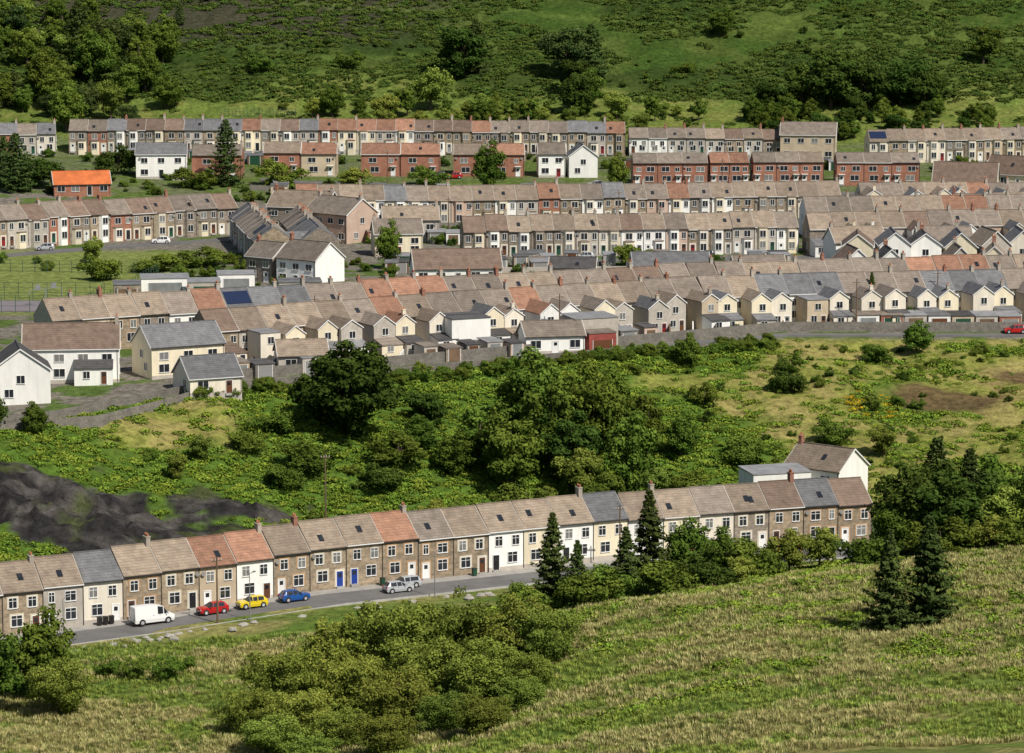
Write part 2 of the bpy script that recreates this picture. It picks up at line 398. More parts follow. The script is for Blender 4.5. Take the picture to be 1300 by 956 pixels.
        if kind=='gable' and rs.random()<.7:
            dl=rs.uniform(2,4.5)
            mw.prism([(y0-dl,-1.6),(y0-.01,-1.6),(y0-.01,2.75),(y0-dl,2.1)],cx-we/2,cx+we/2,rs.choice([kw,'white','greyr','cream']),'x')
            mr.prism([(y0-dl-.2,2.05),(y0-.01,2.8),(y0-.01,2.92),(y0-dl-.2,2.17)],cx-we/2-.08,cx+we/2+.08,rs.choice([kr,'slate','lead','dark']),'x')
            TE2=lambda a,o,zz:(cx+a,y0-dl-o,zz)
            window(mwi,TE2,-.4,.95,1.1,.9)
    if 'r' in chim: chimney(mc,hw-.3,0,h+r,rs.choice(['chim','chimr','chimr']),rs.choice([2,3]),rs.uniform(.5,1.1),rs.uniform(.7,1.1))
    if 'l' in chim: chimney(mc,-hw+.3,0,h+r,rs.choice(['chim','chimr']),2,rs.uniform(.6,1.1))
    for _ in range(2):
      if rs.random()<.16:
        q=rs.uniform(.3,.5);yy=-hd*(1-q);zz=h+r*q
        a=rs.uniform(-w*.3,w*.3)
        mr.prism([(yy-.45,zz-.45*s+.09),(yy+.45,zz+.45*s+.09),(yy+.45,zz+.45*s+.16),(yy-.45,zz-.45*s+.16)],a-.35,a+.35,'glass','x')
    if solar:
        for j in range(5):
            yy=-hd*.5;zz=h+r*.5;a=-w*.35+j*w*.17
            mr.prism([(yy-1.2,zz-1.2*s+.12),(yy+1.2,zz+1.2*s+.12),(yy+1.2,zz+1.2*s+.18),(yy-1.2,zz-1.2*s+.18)],a-.45,a+.45,'solar','x')
    if rs.random()<.35 and style!='rear':
        a=rs.choice([-1,1])*w*.42
        mwi.prism([(.3*math.cos(t*math.pi/4),h-1+.3*math.sin(t*math.pi/4)) for t in range(8)],.25,.3,'dgrey','y',T=lambda bb,o,zz:(a+bb,-hd-o,zz))
        mwi.box(-.03,.03,0,.25,h-1.03,h-.97,'gut',lambda u,o,zz:(a+u,-hd-o,zz))
    md.box(hw*.96,hw*.96+.07,.01,.09,0,h-.1,'gut',lambda a_,o,zz:(a_,-hd-o,zz))
    mw.obj('walls',e);mr.obj('roof',e);mwi.obj('windows',e);md.obj('door',e);mc.obj('chimney',e)
    return e
def along(poly,step):
    P=[Vector(p) for p in poly];out=[];L=sum((P[i+1]-P[i]).length for i in range(len(P)-1))
    n=max(1,round(L/step));st=L/n
    def at(s):
        for i in range(len(P)-1):
            l=(P[i+1]-P[i]).length
            if s<=l or i==len(P)-2: return P[i]+(P[i+1]-P[i])*(s/l)
            s-=l
    for k in range(n):
        a,b=at(k*st),at((k+1)*st);out.append((a,b))
    return out
def terrace(poly,step,d,h,r,walls,roofs,style='front',rnd=True,name='terraced_house',chimp=.6,surs=None,extp=1,extw=None,doors=None,stepz=.4):
    seg=along(poly,step)
    roof_run=0;roof=roofs[0];lift=0
    for i,(a,b) in enumerate(seg):
        dr=(b-a);w=dr.length;ang=math.atan2(dr.y,dr.x);c=(a+b)/2
        nrm=Vector((-dr.y,dr.x)).normalized();c=c+nrm*(d/2)
        wall=rs.choice(walls) if rnd else walls[i%len(walls)]
        if rnd:
            if roof_run<=0: roof=rs.choice(roofs);roof_run=rs.choice([1,1,2,3]);lift=rs.uniform(0,stepz)
            roof_run-=1
        else: roof=roofs[i%len(roofs)];lift=(i//2%3)*.12
        mir=1 if i%2 else -1
        ext=None
        if style=='rear' and rs.random()<extp:
            kind=rs.choices(['gable','flat','lean'],weights=[12,1,1],k=1)[0]
            kw=rs.choice(extw or ['cream','white','magnolia','cream','greyr','beige','magnolia','white','cream'])
            we=rs.uniform(3.5,4.0)
            ext=(w*.12*mir,we,rs.uniform(5,6.5),rs.uniform(4.7,5.2) if kind!='lean' else 2.4,we/2*rs.uniform(.65,.8) if kind=='gable' else .9,kw,rs.choice([roof,roof,'slate','tan']),kind)
        sur=None
        if wall in('stone','stone2') and style=='front': sur=rs.choice(['surr','surrbr','surrbr',None]) if not surs else surs[i%len(surs)]
        ch='r' if rs.random()<chimp else ''
        en=('L' if i==0 else '')+('R' if i==len(seg)-1 else '')
        zz=gz(c.x,c.y)+lift+rs.uniform(0,.06)
        house(name,c.x,c.y,ang,w,d,h,r,wall,roof,style,mir,ext,ch,sur=sur,ends=en,z=zz,dk=doors[i%len(doors)] if doors else None,solar=(rnd and rs.random()<.02))
bw=['stone','stone','greyr','magnolia','stone','stone','beige','white','stone','stone','stone','stone','stone','stone','white','cream','white','cream','white','cream','magnolia','stone2','stone','stone','stone']
br=['tan2','tan','tan','slate','tan','tan','orange','orange','tan','tan','tan','orange','tan2','tan','tan','tan','tan','slate','tan','tan','tan2','tan','brown','slate','brown']
dd=['dwhite','dbrown','dwhite','dwhite','dbrown','dblack','dwhite','dbrown','dwhite','dblue','dblue','dwhite','dwhite','dbrown','dblack','dbrown','dblack','dwhite']
terrace([(-68,402.5),(-62.7,405),(-48.2,412),(-25.4,425),(-1,438),(16,446),(50.5,458.2)],5.3,8,5.4,2.9,bw,br,'front',rnd=False,surs=['surrbr','surr',None,'surrbr'],chimp=.4,doors=dd)
FR=['white','cream','stone2','magnolia','stone','greyr','pink','white','cream','beige']
RF=['tan','tan','tan2','tan2','slate','tan2','tan','brown','tan','orange']
BW=['stone2','stone','stone2','stone','stone2','white','magnolia','cream','pink','greyr','white','brick']
terrace([(-49,535),(-7,559),(35,579),(93,594),(125,599)],5.2,8.2,5.3,3.0,FR,RF,'rear',chimp=.5)
terrace([(-76,545),(-60,554),(-9,579),(35,598),(93,612),(130,619)],5.2,8.2,5.3,3.1,FR,RF,'front',chimp=.75)
terrace([(-10,684),(25,688),(60,693)],4.8,8,5.3,2.8,BW,['tan','tan2','tan','brown'],'bay')
terrace([(-114,690),(-86,712),(-60,727)],5.0,8,5.6,2.8,['stone2','stone','stone2','brick','stone','greyr'],['tan2','brown','tan','tan2'],'bay')
terrace([(-48,740),(28,751),(75,756)],4.9,8,5.5,2.9,BW,['tan','tan','tan2','orange','tan2','slate'],'bay')
terrace([(62,690),(118,696)],5.2,8,5.3,2.9,FR,RF,'rear',extw=['white','white','cream'])
terrace([(64,722),(125,728)],5.2,8,5.3,2.9,FR,RF,'front')
terrace([(80,760),(130,764)],5.2,8,4.6,2.6,FR,RF,'rear')
terrace([(29,796),(47,796.5)],6,8,5.3,2,['brick'],['tan2'],'brick',chimp=.3,stepz=.05)
terrace([(47.6,797),(57,797.5)],6,8,5.3,2,['brick'],['orange'],'brick',chimp=.3,stepz=.05)
terrace([(58,798.5),(75,799)],6,8,5.3,2,['brick'],['tan','tan2'],'brick',chimp=.3,stepz=.05)
terrace([(78,798),(98,798)],6,8,5.3,2,['brick'],['orange','tan2'],'brick',chimp=.3,stepz=.05)
terrace([(-113,848),(-40,850),(29,850)],4.9,8,5.4,2.5,['stone2','stone2','white','stone','cream','greyr','brick'],['slate','tan2','tan','slate','orange','brown'],'bay')
terrace([(30,850),(74,851)],4.9,8,4.2,2.2,['stone2','white','greyr'],['tan2','tan','brown'],'front')
terrace([(91,846),(145,850)],5,8,5.4,2.6,['stone2','magnolia','stone','beige'],['tan','tan2','tan'],'bay')
terrace([(-140,843),(-116,846)],5,8,5,2.4,['magnolia','greyr','brick'],['tan2','slate'],'front')
terrace([(-61,716),(-52,668)],5.6,8,5,2.8,['stone2','greyr','stone'],['slate','tan2','tan'],'front')
terrace([(-50,712),(-43,672)],5.6,8,4.6,2.8,['stone2','beige','greyr'],['slate','red','tan2','slate'],'rear',extp=.3)
D=lambda *a,**k:house('detached_house',*a,style='det',side=.25,**k)
D(-76,507,R(-78),10,9,5.2,3.2,'white','dark',ends='R',chim='')
D(-70,524,R(6),15,9.5,5.4,3.4,'white','brown',ends='R',chim='r',ext=(3.5,6,2.5,2.5,1,'white','dark','lean'))
D(-53.5,528,R(28),12.5,8.5,5,3.0,'cream','slate',ends='L',chim='')
D(-47.5,513,R(25),8.5,8,2.7,2.9,'magnolia','slate',ends='L',chim='')
D(-34,531,R(10),8,7,2.8,2.1,'greyr','tan',chim='')
D(6.5,551,R(12),10,7,2.9,2.1,'white','tan2',chim='')
D(-39,640,R(-38),10,8.5,5.3,3.1,'white','tan2',ends='',chim='l')
D(-47,646,R(-38),7,7,5.0,2.6,'stone2','tan2',chim='l')
D(-37,716,R(-42),13,9.5,6.2,3.2,'pink','tan2',ends='R',chim='lr')
D(-46,735,R(-20),14,9,5.6,3.2,'stone2','tan',ends='R',chim='lr')
D(-11,646,R(7),17,9.5,2.9,3.3,'white','brown',ends='LR',chim='')
D(31,650,R(4),15,9,2.6,2.6,'greyr','slate',ends='R',chim='');D(48,646,R(6),10,7,2.8,2.2,'white','tan2',ends='R',chim='')
D(12,648,R(-5),9,6,2.6,1.8,'beige','dark',ends='R',chim='');D(-24,690,R(8),10,8,4.8,2.6,'cream','tan2',ends='R',chim='l');D(-22,716,R(5),12,8,4.8,2.6,'greyr','tan',ends='R',chim='r')
D(-84,797,R(4),12,8,5.8,2.4,'white','slate',ends='R',chim='r')
house('brick_house',-71,803,0,12,8,5.3,2.2,'brick','tan2','brick',chim='r')
for xx,ww in((-56,9),(-47,8.6),(-32,9.5),(-22.3,9.5),(-10,8.6),(-1.3,8.6)):
    house('brick_house',xx,813 if xx<0 else 811,0,ww,8,5.3,2.3,'brick' if xx!=-47 else 'beige','orange' if xx not in(-10,-56) else 'tan','brick',chim='r',side=.1)
D(9.5,812,R(3),6.5,8,5.6,2.4,'white','tan2',chim='');D(17,812,R(-85),8,7,5.2,2.6,'white','slate',ends='R',chim='')
D(76,852,R(-8),14,9,6.4,2.9,'beige','tan2',ends='R',chim='l')
D(108,790,R(-12),15,10,3,4.4,'beige','brown',ends='R',chim='')
D(122,800,R(-30),14,10,3,4,'cream','brown',ends='R',chim='')
D(46.5,485,R(-38),9.5,8,4.8,2.8,'white','tan',ends='',chim='l',z=1.6)
D(-100,770,R(12),13,9,2.6,2.6,'brick','rust',chim='')
D(-80,452,R(-50),7,6,4,2,'cream','dark',chim='')
for i in range(9):
    for j,yy in enumerate((636,662)):
        x=59+i*6.8+rs.uniform(-1,1)+j*3
        if rs.random()<.85: D(x,yy+i*.8+rs.uniform(-2,2),R(-90+rs.uniform(-9,9)),rs.uniform(8,11),rs.uniform(5.4,6.4),rs.uniform(4.6,5.6),rs.uniform(2.2,2.8),rs.choice(['white','white','cream','magnolia','greyr']),rs.choice(['tan2','slate','tan','dark','brown']),ends='R',chim=rs.choice(['','l']))
for x,y in((104,742),(112,745),(88,676),(70,676)): D(x,y,R(rs.uniform(-20,20)),11,8,4.6,2.8,rs.choice(['white','cream']),rs.choice(['slate','tan','tan2']),ends='R',solar=y>740,chim='l')
# ---------------------------------------------------------------- outbuildings
def outbuilding(x,y,rot,w,d,h,wall,kind='garage',z=None):
    e=empty(kind,(x,y,gz(x,y) if z is None else z),rot);a=MB();b=MB();c=MB()
    a.box(-w/2,w/2,-d/2,d/2,-1.5,h,wall)
    b.prism([(-d/2-.12,h),(d/2+.12,h+.25),(d/2+.12,h+.38),(-d/2-.12,h+.13)],-w/2-.12,w/2+.12,rs.choice(['lead','slate','lead','tan2','dark']),'x')
    T=lambda u,o,zz:(u,-d/2-o,zz)
    c.box(-w*.35,w*.35,0,.05,0,2.05,rs.choice(['dgrey','dgreen','dbrown','metal','wood']),T)
    c.box(-w*.35-.08,-w*.35,0,.08,0,2.1,'frame',T);c.box(w*.35,w*.35+.08,0,.08,0,2.1,'frame',T)
    a.obj('walls',e);b.obj('roof',e);c.obj('door',e)
for i in range(20):
    x=-44+i*3.7+rs.uniform(-.4,.4)
    if rs.random()<.62: outbuilding(x,float(yB(x))+rs.uniform(7.5,11),R(26),rs.uniform(2.4,3.4),4.0,rs.uniform(2.1,2.5),rs.choice(['greyr','stone2','wallst','beige','pink','wallst']))
outbuilding(14.5,551,R(24),5,3,3.2,'red','shed')
for i in range(7): outbuilding(62+i*4.2,579+i*.4,R(6),3.9,5,2.5,rs.choice(['greyr','white','brick','beige']))
for x,y,w,d,k in((-66,628,9,6,'white'),(-58,622,6,5,'greyr'),(-72,618,5,5,'stone2'),(-53,634,7,5,'white'),(-40,622,8,5,'greyr'),(-88,424,7,4,'white'),(-66,424,8,4,'white'),(-58,427,5,4,'white')):
    outbuilding(x,y,R(8),w,d,2.8,k,'outbuilding')
outbuilding(-8,552,R(24),7,6,5.6,'white','flat_roofed_annex')
outbuilding(38.5,480,R(17),9,6,4.8,'white','flat_roofed_annex',z=1.6)
outbuilding(13,556,R(24),8,6,5.0,'greyr','flat_roofed_annex')
for i in range(30):
    x=rs.uniform(-30,55);y=rs.uniform(657,676);outbuilding(x,y,R(rs.uniform(-5,10)),rs.uniform(2.5,4),rs.uniform(2.5,4),2.2,rs.choice(['wood','greyr','white','beige','wallst']),'shed')
for i in range(34):
    x=rs.uniform(-110,90);y=rs.uniform(826,840);outbuilding(x,y,R(rs.uniform(-5,10)),rs.uniform(2.5,4),rs.uniform(2.5,4),2.2,rs.choice(['wood','greyr','white','beige']),'shed')
for i in range(26):
    x=rs.uniform(-40,70);y=rs.uniform(708,738);outbuilding(x,y,R(rs.uniform(-5,10)),rs.uniform(3,4.5),rs.uniform(3,5),2.4,rs.choice(['wallst','greyr','white','beige','brick']),'garage')
for i in range(24):
    x=rs.uniform(-60,75);y=rs.uniform(770,785);outbuilding(x,y,R(rs.uniform(-5,10)),rs.uniform(2.5,4),rs.uniform(3,5),2.3,rs.choice(['wallst','greyr','white','beige']),'shed')
# ---------------------------------------------------------------- walls, ribbons
def dense(poly,st=2):
    P=[Vector(p) for p in poly];o=[]
    for i in range(len(P)-1):
        n=max(1,int((P[i+1]-P[i]).length/st))
        for j in range(n): o.append(P[i]+(P[i+1]-P[i])*j/n)
    o.append(P[-1]);return o
def ribbon(name,poly,o0,o1,zo,k,thick=.3,zadd=None):
    pts=dense(poly);mb=MB();i=mb.mi(k);n=len(pts)
    for j,p in enumerate(pts):
        d=(pts[min(j+1,n-1)]-pts[max(j-1,0)]).normalized();nr=Vector((-d.y,d.x))
        zc=gz(p.x,p.y) if zadd is None else zadd(p.x)
        for o in(o0,o1):
            q=p+nr*o
            mb.v.append((q.x,q.y,zc+zo));mb.v.append((q.x,q.y,zc+zo-thick))
    for j in range(n-1):
        a=j*4;b=a+4
        for f in((a,b,b+2,a+2),(a,a+1,b+1,b),(a+2,b+2,b+3,a+3),(a+1,a+3,b+3,b+1)): mb.f.append(f);mb.m.append(i)
    mb.f.append((0,2,3,1));mb.m.append(i);mb.f.append(((n-1)*4,(n-1)*4+1,(n-1)*4+3,(n-1)*4+2));mb.m.append(i)
    return mb.obj(name)
zH=lambda x:float(lerp_line(H,x,2))
SL=[(p[0],p[1]) for p in H[:-1]]
ribbon('street_road',SL,-8.6,-2.0,.06,'asphalt',.5,zH)
ribbon('pavement',SL,-1.85,-.02,.18,'pave',.5,zH)
ribbon('kerb',SL,-1.999,-1.851,.185,'kerb',.5,zH)
ribbon('verge_kerb',SL,-8.75,-8.601,.16,'kerb',.5,zH)
ribbon('back_lane',[(p[0],p[1]+4) for p in Bl],-1.6,1.6,.12,'asphalt')
ribbon('retaining_wall',[(p[0],p[1]+.5) for p in Bl[1:5]],-.25,.25,1.2,'wallst',3)
ribbon('back_lane_wall',[(p[0],p[1]+6.6) for p in Bl[2:]],-.15,.15,1.7,'wallst',2.5)
ribbon('lower_garden_wall',[(-78,481),(-62,492),(-50,508)],-.2,.2,1.2,'wallst',3)
ribbon('upper_road',[(-114,683),(-86,705),(-60,720)],-6,-1,.1,'asphalt')
ribbon('terrace_road',[(-14,679),(25,683),(64,688)],-6,-1,.1,'asphalt')
ribbon('brick_row_road',[(-60,803),(25,790),(100,790)],-5,0,.1,'asphalt')
ribbon('upper_garden_wall',[(-48,735),(28,746),(75,751)],-.15,.15,1.2,'wallst',2)
ribbon('garden_wall',[(-20,655),(25,659),(58,664)],-.12,.12,1.3,'greyr',2)
ribbon('garden_wall',[(-62,785),(25,781),(100,782)],-.12,.12,1.3,'wallst',2)
for i in range(38):
    x=-47+i*4.1
    yb=float(yB(x))+7;yc=float(np.interp(x,[-50,-7,35,93,125],[535,559,579,594,599]))
    if yc-yb>3:
        mb=MB();mb.box(-.12,.12,0,yc-yb-.3,-1,rs.uniform(1.4,1.9),rs.choice(['wallst','greyr','white','beige','wood','wallst']));mb.obj('yard_wall',loc=(x,yb,gz(x,yb)),rot=R(-3))
for i in range(14):
    x=-12+i*5+rs.uniform(-.5,.5);mb=MB();mb.box(-.1,.1,0,12,-1,1.4,rs.choice(['wallst','greyr','wood']));mb.obj('yard_wall',loc=(x,664,14.5))
ribbon('sports_court',[(-100,606),(-78,606)],-8,8,.12,'court')
def fence(name,poly,h,k,st=2.5):
    P=dense(poly,st);mb=MB()
    for p in P:
        z=gz(p.x,p.y);mb.cyl(p.x,p.y,z-.3,z+h,.06,.06,k,5)
    for a,b in zip(P[:-1],P[1:]):
        for f in(.1,.4,.7,1):
            za=gz(a.x,a.y)+h*f-.05;zb=gz(b.x,b.y)+h*f-.05;n=len(mb.v);i=mb.mi(k)
            mb.v+=[(a.x,a.y,za),(b.x,b.y,zb),(b.x,b.y,zb+.06),(a.x,a.y,za+.06)];mb.f.append((n,n+1,n+2,n+3));mb.m.append(i)
    mb.obj(name)
fence('court_fence',[(-100,597),(-77,597),(-76,616),(-100,616)],3.2,'gmetal')
fence('field_fence',[(-75,600),(-70,655),(-105,660)],2.4,'gmetal')
fence('hill_fence',[(-78,893),(-58,893)],2,'gmetal',1)
for x,y in((-87,606),(-84.5,609)):
    mb=MB();mb.box(-1.6,-1.5,-.05,.05,-.2,3,'metal');mb.box(1.5,1.6,-.05,.05,-.2,3,'metal');mb.box(-1.5,1.5,-.05,.05,2.9,3,'metal');mb.box(-1.5,1.5,-.8,-.75,0,.08,'metal');mb.box(-.5,.5,-.05,.05,3,3.9,'metal')
    mb.obj('goal_post',loc=(x,y,gz(x,y)+.1),rot=R(20))
# ---------------------------------------------------------------- poles
def pole(x,y,h=8.5):
    mb=MB();mb.cyl(0,0,-.5,h,.14,.09,'wood',7);mb.box(-.7,.7,-.05,.05,h-.6,h-.48,'wood')
    for a in(-.6,-.2,.2,.6): mb.cyl(a,0,h-.48,h-.3,.04,.04,'frame',5)
    return mb.obj('telegraph_pole',loc=(x,y,gz(x,y)),rot=R(20))
for x,y,h in((-37,409,8.5),(-27,474,10),(14.5,439,9),(8,555,9),(60,575,9),(-14,730,8),(24,745,8),(-30,800,8),(50,790,8),(-70,722,8),(-33,552,9),(76,590,9),(66,470,8)): pole(x,y,h)
def lamp(x,y,rot=0,h=6):
    mb=MB();mb.cyl(0,0,0,h,.08,.05,'metal',7);mb.box(-.04,.04,-1.2,0,h-.06,h,'metal');mb.box(-.12,.12,-1.7,-1.1,h-.1,h+.03,'metal');mb.obj('street_lamp',loc=(x,y,gz(x,y)),rot=rot)
for x,y in((-33,410),(-10,422),(-55,399),(-90,700),(10,679),(45,684),(-40,800),(60,790)): lamp(x,y,R(160))
# ---------------------------------------------------------------- vehicles
M['tyre']=mat_basic('tyre_rubber',(.02,.02,.02));M['hub']=mat_basic('alloy_hub',(.4,.4,.42),rough=.4)
M['lampr']=mat_basic('tail_lamp',(.4,.01,.01),rough=.3,noise=0);M['lampw']=mat_basic('head_lamp',(.7,.7,.68),rough=.2,noise=0)
M['trim']=mat_basic('black_trim',(.03,.03,.03))
def carpaint(n,c):
    M[n]=mat_basic('car_paint_'+n,c,rough=.25,spec=.6,noise=.02,var=0)
for n,c in dict(cred=(.42,.012,.015),cyel=(.68,.52,.02),cblue=(.012,.08,.30),csil=(.42,.44,.46),cwhi=(.78,.78,.77),cdk=(.05,.055,.07)).items(): carpaint(n,c)
def vehicle(name,x,y,rot,paint,kind='hatch',z=None):
    # stations: x, sill z, belt z, roof z, half width, half roof width
    if kind=='hatch':
        S=[(-2.0,.35,.62,.63,.70,.60),(-1.95,.25,.78,.80,.78,.66),(-1.5,.2,.86,.88,.82,.7),(-.95,.2,.9,.93,.83,.7),(-.25,.2,.92,1.40,.83,.60),(-.18,.2,.92,1.42,.83,.60),(.45,.2,.93,1.46,.83,.60),(.53,.2,.93,1.46,.83,.60),(1.35,.2,.95,1.41,.82,.58),(1.45,.2,.95,1.38,.82,.58),(1.85,.22,.95,.99,.79,.62),(1.95,.35,.7,.72,.74,.6)]
        wheels=(-1.25,1.22);wr=.31
        sg={(3,4),(5,6),(7,8)};tg={(3,4),(9,10)}
    elif kind=='estate':
        S=[(-2.2,.35,.62,.63,.72,.6),(-2.13,.25,.76,.78,.80,.66),(-1.5,.2,.85,.87,.85,.7),(-1.05,.2,.88,.91,.86,.7),(-.3,.2,.9,1.38,.86,.6),(-.22,.2,.9,1.4,.86,.6),(.5,.2,.91,1.45,.86,.6),(.58,.2,.91,1.45,.86,.6),(1.75,.2,.93,1.42,.84,.6),(1.85,.2,.93,1.38,.84,.6),(2.15,.22,.93,.97,.8,.64),(2.22,.35,.7,.72,.74,.6)]
        wheels=(-1.35,1.35);wr=.33;sg={(3,4),(5,6),(7,8)};tg={(3,4),(9,10)}
    else:
        S=[(-2.7,.4,.8,.82,.82,.7),(-2.62,.3,1.0,1.02,.92,.8),(-2.1,.28,1.15,1.2,.97,.82),(-1.85,.28,1.2,1.26,.97,.82),(-1.2,.28,1.25,2.1,.97,.80),(-1.1,.28,1.25,2.15,.97,.82),(-.35,.28,1.25,2.3,.97,.84),(-.25,.28,1.25,2.32,.97,.84),(.5,.28,1.25,2.36,.97,.86),(2.6,.28,1.25,2.34,.97,.86),(2.72,.35,1.25,2.25,.94,.84)]
        wheels=(-1.75,1.75);wr=.36;sg={(3,4),(5,6)};tg={(3,4)}
    mb=MB();ip=mb.mi(paint);ig=mb.mi('glass');it=mb.mi('trim');n=len(S)
    for (sx,zl,zb,zr,hw,hr) in S:
        zm=zl+(zb-zl)*.45
        mb.v+=[(sx,-hw*.93,zl),(sx,-hw,zm),(sx,-hw*.97,zb),(sx,-hr,zr-.03 if zr-zb>.1 else zr),(sx,-hr*.6,zr+.03),(sx,hr*.6,zr+.03),(sx,hr,zr-.03 if zr-zb>.1 else zr),(sx,hw*.97,zb),(sx,hw,zm),(sx,hw*.93,zl)]
    for i in range(n-1):
        for j in range(10):
            a=i*10+j;b=i*10+(j+1)%10;m=ip
            if j in(2,6) and (i,i+1) in sg: m=ig
            if j in(3,4,5) and (i,i+1) in tg: m=ig
            if j==9: m=it
            mb.f.append((a,a+10,b+10,b));mb.m.append(m)
    mb.f.append(tuple(range(10)));mb.m.append(ip);mb.f.append(tuple(range((n-1)*10,n*10)));mb.m.append(ip)
    hwm=S[4][4]
    e=empty(name,(x,y,(gz(x,y)) if z is None else z),rot)
    mb.obj('body',e)
    wb=MB()
    def disc(cx,cy0,cy1,r,k,nn=16,zc=wr):
        b=len(wb.v);i=wb.mi(k)
        for yy in(cy0,cy1):
            for q in range(nn):
                a=2*math.pi*q/nn;wb.v.append((cx+r*math.cos(a),yy,zc+r*math.sin(a)))
        for q in range(nn): wb.f.append((b+q,b+(q+1)%nn,b+nn+(q+1)%nn,b+nn+q));wb.m.append(i)
        wb.f.append(tuple(range(b,b+nn)));wb.m.append(i);wb.f.append(tuple(range(b+nn,b+2*nn)));wb.m.append(i)
    for wx in wheels:
        for sg_ in(-1,1):
            disc(wx,sg_*(hwm-.2),sg_*(hwm+.004),wr+.07,'trim',zc=wr+.03)
            disc(wx,sg_*(hwm-.18),sg_*(hwm+.02),wr,'tyre');disc(wx,sg_*(hwm),sg_*(hwm+.03),wr*.62,'hub')
    wb.obj('wheels',e)
    tb=MB();x0=S[0][0];x1=S[-1][0];hb=.72*hwm
    for sg_ in(-1,1):
        tb.box(x0-.0,x0+.22,sg_*hb-.16,sg_*hb+.16,S[1][2]-.18,S[1][2]-.04,'lampw');tb.box(x1-.12,x1+.02,sg_*hb-.1,sg_*hb+.1,.72,.95,'lampr')
        tb.box(S[3][0]+.25,S[3][0]+.4,sg_*(hwm+.02),sg_*(hwm+.17),S[3][2]+.0,S[3][2]+.14,paint)
    tb.box(x0-.04,x0+.1,-.6,.6,.28,.42,'trim');tb.box(x1-.1,x1+.04,-.6,.6,.28,.42,'trim')
    tb.box(x0-.055,x0-.041,-.26,.26,.44,.54,'lampw');tb.box(x1+.041,x1+.055,-.26,.26,.5,.6,'lampw')
    for wx in(S[4][0]+.05,S[6][0]+.05):
        for sg_ in(-1,1): tb.box(wx+.45,wx+.6,sg_*(hwm*.985),sg_*(hwm*.985+.03),S[4][2]-.12,S[4][2]-.08,'trim')
    tb.obj('lamps_and_trim',e)
def park(x,off,flip,*a,name='parked_car',**k):
    y=float(yH(x));y2=float(yH(x+1));ang=math.atan2(y2-y,1)
    n=Vector((-math.sin(ang),math.cos(ang)));p=Vector((x,y))-n*off
    vehicle(name,p.x,p.y,ang+(math.pi if flip else 0),*a,z=zH(p.x)+.07,**k)
park(-46.9,3.3,True,'cwhi',kind='van',name='white_van')
park(-39.6,3.1,False,'cred');park(-34.8,3.1,False,'cyel');park(-29.6,3.1,True,'cblue')
park(-17.2,5.0,True,'csil');park(-15.5,2.9,False,'csil',kind='estate');park(37,3.0,False,'cred');park(43,3.0,False,'cdk')
for x,y,p in((-14,806,'cred'),(-18,807,'cdk'),(20,795,'csil'),(88,577,'cred'),(40,684,'cdk'),(15,681,'csil'),(-75,708,'cwhi'),(52,791,'cwhi'),(28,682,'cred'),(-4,680,'cwhi'),(70,791,'cblue'),(-98,695,'csil')):
    vehicle('parked_car',x,y,R(5),p,z=gz(x,y)+.12)
for i,x in enumerate((-51.8,-51.1,-50.4,-17,-5)):
    mb=MB();mb.prism([(-.26,.08),(.26,.08),(.3,1.0),(-.3,1.0)],-.26,.26,'dblack' if i<3 else 'dgreen');mb.box(-.3,.3,-.33,.33,1.0,1.07,'trim');mb.cyl(-.2,.28,.0,.16,.1,.1,'tyre',8)
    mb.obj('wheelie_bin',loc=(x,float(yH(x))-1.3,zH(x)+.18),rot=R(30))
mb=MB()
for i in range(50):
    x=rs.uniform(-58,-2) if i<34 else rs.uniform(-58,-40);y=float(yH(x))-rs.uniform(11.5,15);s=rs.uniform(.2,.55);z=gz(x,y)
    b=len(mb.v);k=mb.mi('rock');nn=7
    for lv,(zz,rr) in enumerate(((-.3,.9),(.25,1),(.7,.6))):
        for q in range(nn):
            a=2*math.pi*q/nn;f=rs.uniform(.75,1.25);mb.v.append((x+s*rr*f*math.cos(a)*1.3,y+s*rr*f*math.sin(a),z+zz*s*rs.uniform(.8,1.2)))
    for lv in range(2):
        for q in range(nn): mb.f.append((b+lv*nn+q,b+lv*nn+(q+1)%nn,b+(lv+1)*nn+(q+1)%nn,b+(lv+1)*nn+q));mb.m.append(k)
    mb.f.append(tuple(range(b+2*nn,b+3*nn)));mb.m.append(k)
mb.obj('boulders')
